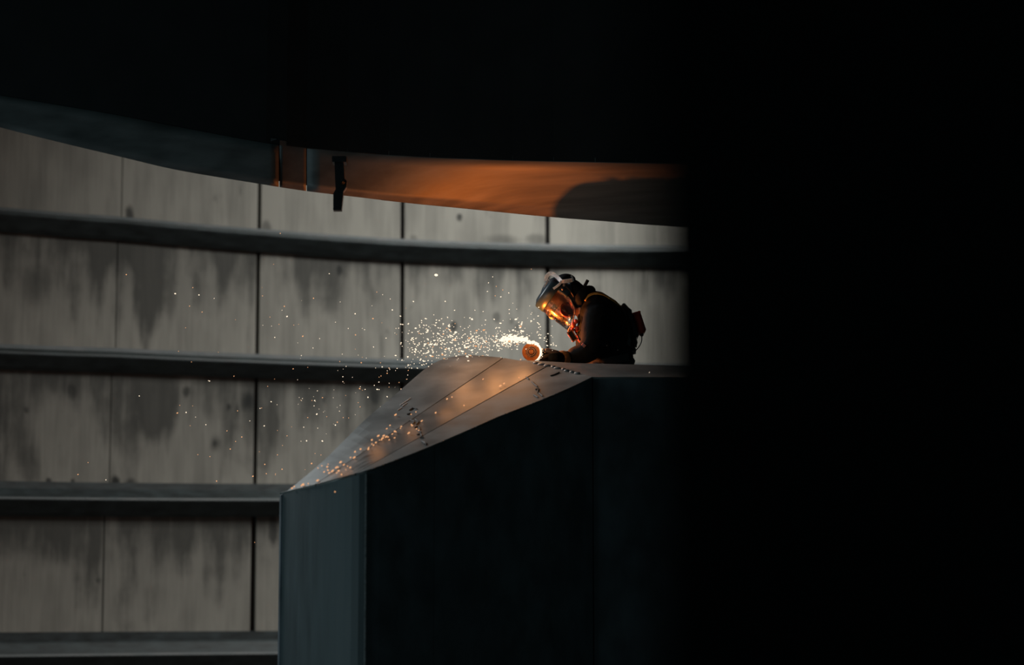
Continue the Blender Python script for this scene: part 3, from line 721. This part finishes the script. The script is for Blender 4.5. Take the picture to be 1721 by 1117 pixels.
STRAY = [(38, 66), (293, 165), (385, 134), (417, 172), (496, 190), (368, 230), (433, 261), (607, 301), (347, 343), (746, 134), (748, 177), (806, 12), (1014, 189), (1096, 61), (862, 231), (850, 252), (787, 287), (876, 284), (834, 325),
         (795, 334), (750, 330), (911, 329), (936, 325), (812, 393), (958, 387), (1344, 157), (1414, 193), (1231, 270), (1370, 317), (1233, 380), (1327, 443), (1232, 454), (518, 470), (378, 521), (466, 618), (599, 595), (908, 557), (984, 549),
         (811, 610), (775, 648), (107, 699), (317, 747), (384, 750), (304, 787), (350, 784), (399, 808), (371, 853), (453, 848), (563, 880), (640, 912), (608, 935), (580, 975), (411, 1004), (474, 1014), (743, 761), (793, 728), (824, 744), (757, 854),
         (682, 828), (618, 776), (900, 859), (963, 861), (876, 906), (826, 878), (852, 956), (949, 934), (978, 932), (826, 1005), (732, 989), (768, 1103), (815, 1110), (850, 1080), (948, 719), (1006, 722), (1020, 722), (1017, 750), (984, 811), (1031, 793), (1061, 707),
         (1083, 806), (1060, 933), (1036, 866), (1128, 850), (1138, 835), (1182, 696), (1197, 813), (1169, 811), (1247, 733), (1298, 705), (1257, 755), (1167, 598), (1167, 624), (1184, 544), (1151, 519), (1268, 497), (1255, 660), (1269, 668), (1283, 664), (1258, 650),
         (1263, 525), (1363, 525), (1407, 553), (1398, 580), (1366, 594), (1356, 600), (1355, 626), (1331, 643), (1346, 664), (1356, 665), (1408, 652), (1460, 628), (1499, 611), (1470, 660), (1372, 547), (1508, 565), (1458, 345), (1447, 377), (1425, 250), (1496, 241), (1324, 295), (1022, 998), (1053, 1006), (970, 1082), (1004, 1050), (1398, 702)]
extra = [(234, 665), (148, 777), (131, 797), (178, 806), (364, 808), (428, 911), (471, 392), (445, 780), (463, 796), (425, 800), (352, 640), (300, 590), (437, 686), (733, 462), (828, 465), (821, 475), (834, 481), (845, 487), (855, 492), (893, 452), (733, 462)]
done_big = False
for i, (x, y) in enumerate([(200+a/3.102, 440+b_/3.102) for a, b_ in STRAY]+extra):
    big = (x, y) == (733, 462)
    kd = rs.choice(('orange', 'orange', 'white')); lb = 'largest pale spark, alone high above the spray near the middle rail' if big else air(kd, x, y)
    if big and done_big: continue
    done_big = done_big or big
    spark(at(x, y, rs.uniform(14.0, 14.9)), .0085 if big else rs.choice((.002, .0026, .003, .004)), kd, lb, None if big else lb.replace(' spark ', ' sparks '), rs.choice((1, 1, 1.5)), rs.uniform(-1, 1))
def cloud_px():
    """image-plane density of the plume, turned into metres beside the disc"""
    while True:
        k = rs.random()
        if k < .62:                                         # dense jet leaving the top of the disc
            t = rs.random()**.75; x = 885-t*200; y = 574-7*math.sin(t*2.2)+t*26*rs.random()+rs.gauss(0, 3+22*t)
        elif k < .86:
            x = rs.gauss(770, 60); y = rs.gauss(575, 32)
        else:                                               # around the disc
            a = rs.uniform(0, 6.28); r_ = 18+abs(rs.gauss(0, 30)); x = 893+math.cos(a)*r_; y = 585-abs(math.sin(a))*r_
        if 640 < x < 935 and 440 < y < 625: return x, y
n_mid = 0
while n_mid < 95:
    x, y = cloud_px()
    if y < 603 and x < 925:
        el = rs.choice((1, 1.5, 2)); kd = rs.choice(('white', 'white', 'orange')); sz = rs.choice((.0032, .004, .005))
        where = 'just above the grinding disc' if x > 860 else 'in the thick of the jet left of the disc' if x > 790 else 'at the fading left end of the spray'
        lb = ('bright orange' if kd == 'orange' else 'white-hot')+' spark flying '+where
        spark(at(x, y, rs.uniform(14.2, 14.6) if x < 865 else rs.uniform(14.25, 14.5)), sz, kd, lb, lb.replace(' spark ', ' sparks '), el, rs.uniform(-.2, .5)); n_mid += 1
# the fine spray nobody could count
bm = bmesh.new(); k = 0
while k < 620:
    x, y = cloud_px(); k += 1
    ico(bm, at(x, y, rs.uniform(14.15, 14.7)), rs.uniform(.0014, .0034), 1, Matrix.Rotation(rs.uniform(-.3, .5), 4, 'Y') @ Matrix.Diagonal((rs.uniform(1, 2.2), 1, 1, 1)))
for k in range(330):                                        # white jet hugging the disc
    t = rs.random(); x = 905-t*62; y = 575-3.5*math.sin(t*3)-t*4+rs.gauss(0, 1.0+2.6*t)
    if t < .3: y = 575+(max(0, x-893)/12)**2*5+rs.gauss(0, 1.2)
    ico(bm, at(x, y, rs.uniform(14.44, 14.50)), rs.uniform(.002, .0045), 1, Matrix.Diagonal((rs.uniform(1.3, 3), 1, 1, 1)))
for k in range(90):
    a = math.radians(rs.uniform(-80, 120)); r_ = .058+abs(rs.gauss(0, .006)); ico(bm, dc+Vector((math.cos(a)*r_, rs.uniform(-.01, .01), math.sin(a)*r_)), rs.uniform(.0012, .003), 1)
for k in range(70):
    x = rs.uniform(500, 700); y = 650+rs.gauss(0, 55)
    ico(bm, at(x, y, rs.uniform(14.0, 14.4) if x > 560 else 14.0), rs.uniform(.0012, .0026), 1)
tag(obj('spark_spray', bm, M['spark_white']), 'dense spray of fine white-hot sparks streaming left from the disc', 'sparks', kind='stuff')
n_on = 0
def on_label(x):
    wh = 'at the low corner of the sloping plate' if x < 530 else 'in the lower cluster on the sloping plate' if x < 596 else 'in the middle cluster on the sloping plate' if x < 670 else 'on the upper half of the sloping plate'
    return 'glowing orange spark bouncing '+wh, 'orange sparks bouncing '+wh
while n_on < 75:
    k = rs.random()
    if k < .25: x, y = rs.gauss(567, 14), rs.gauss(789, 7)
    elif k < .5:
        t = rs.gauss(0, 1); x, y = 628+t*22, 748-t*13+rs.gauss(0, 3)
    elif k < .62:
        t = rs.random(); x, y = 484+t*50, 824-t*14+rs.gauss(0, 1)
    else:
        t = rs.random(); x, y = 640+t*230+rs.gauss(0, 12), 745-t*118+rs.gauss(0, 16)
    p = on_slope(x, y); u = p-CAM; dep = u.y*CP+u.z*SP
    if abs(W/2+FPX*u.x/dep-x) > 6: continue
    spark(p+Vector((0, -.008, .008)), rs.choice((.003, .0036, .0045)), 'orange', *on_label(x), rs.choice((1, 1.5, 2.2)), rs.uniform(-.7, -.4)); n_on += 1
spark(at(563, 826, 12.68), .004, 'orange', 'single orange spark against the upper end plate of the box', None, 1)
spark(at(1091, 625.5, 13.95), .0035, 'white', 'single pale spark on the flat top right of the worker', None, 1)
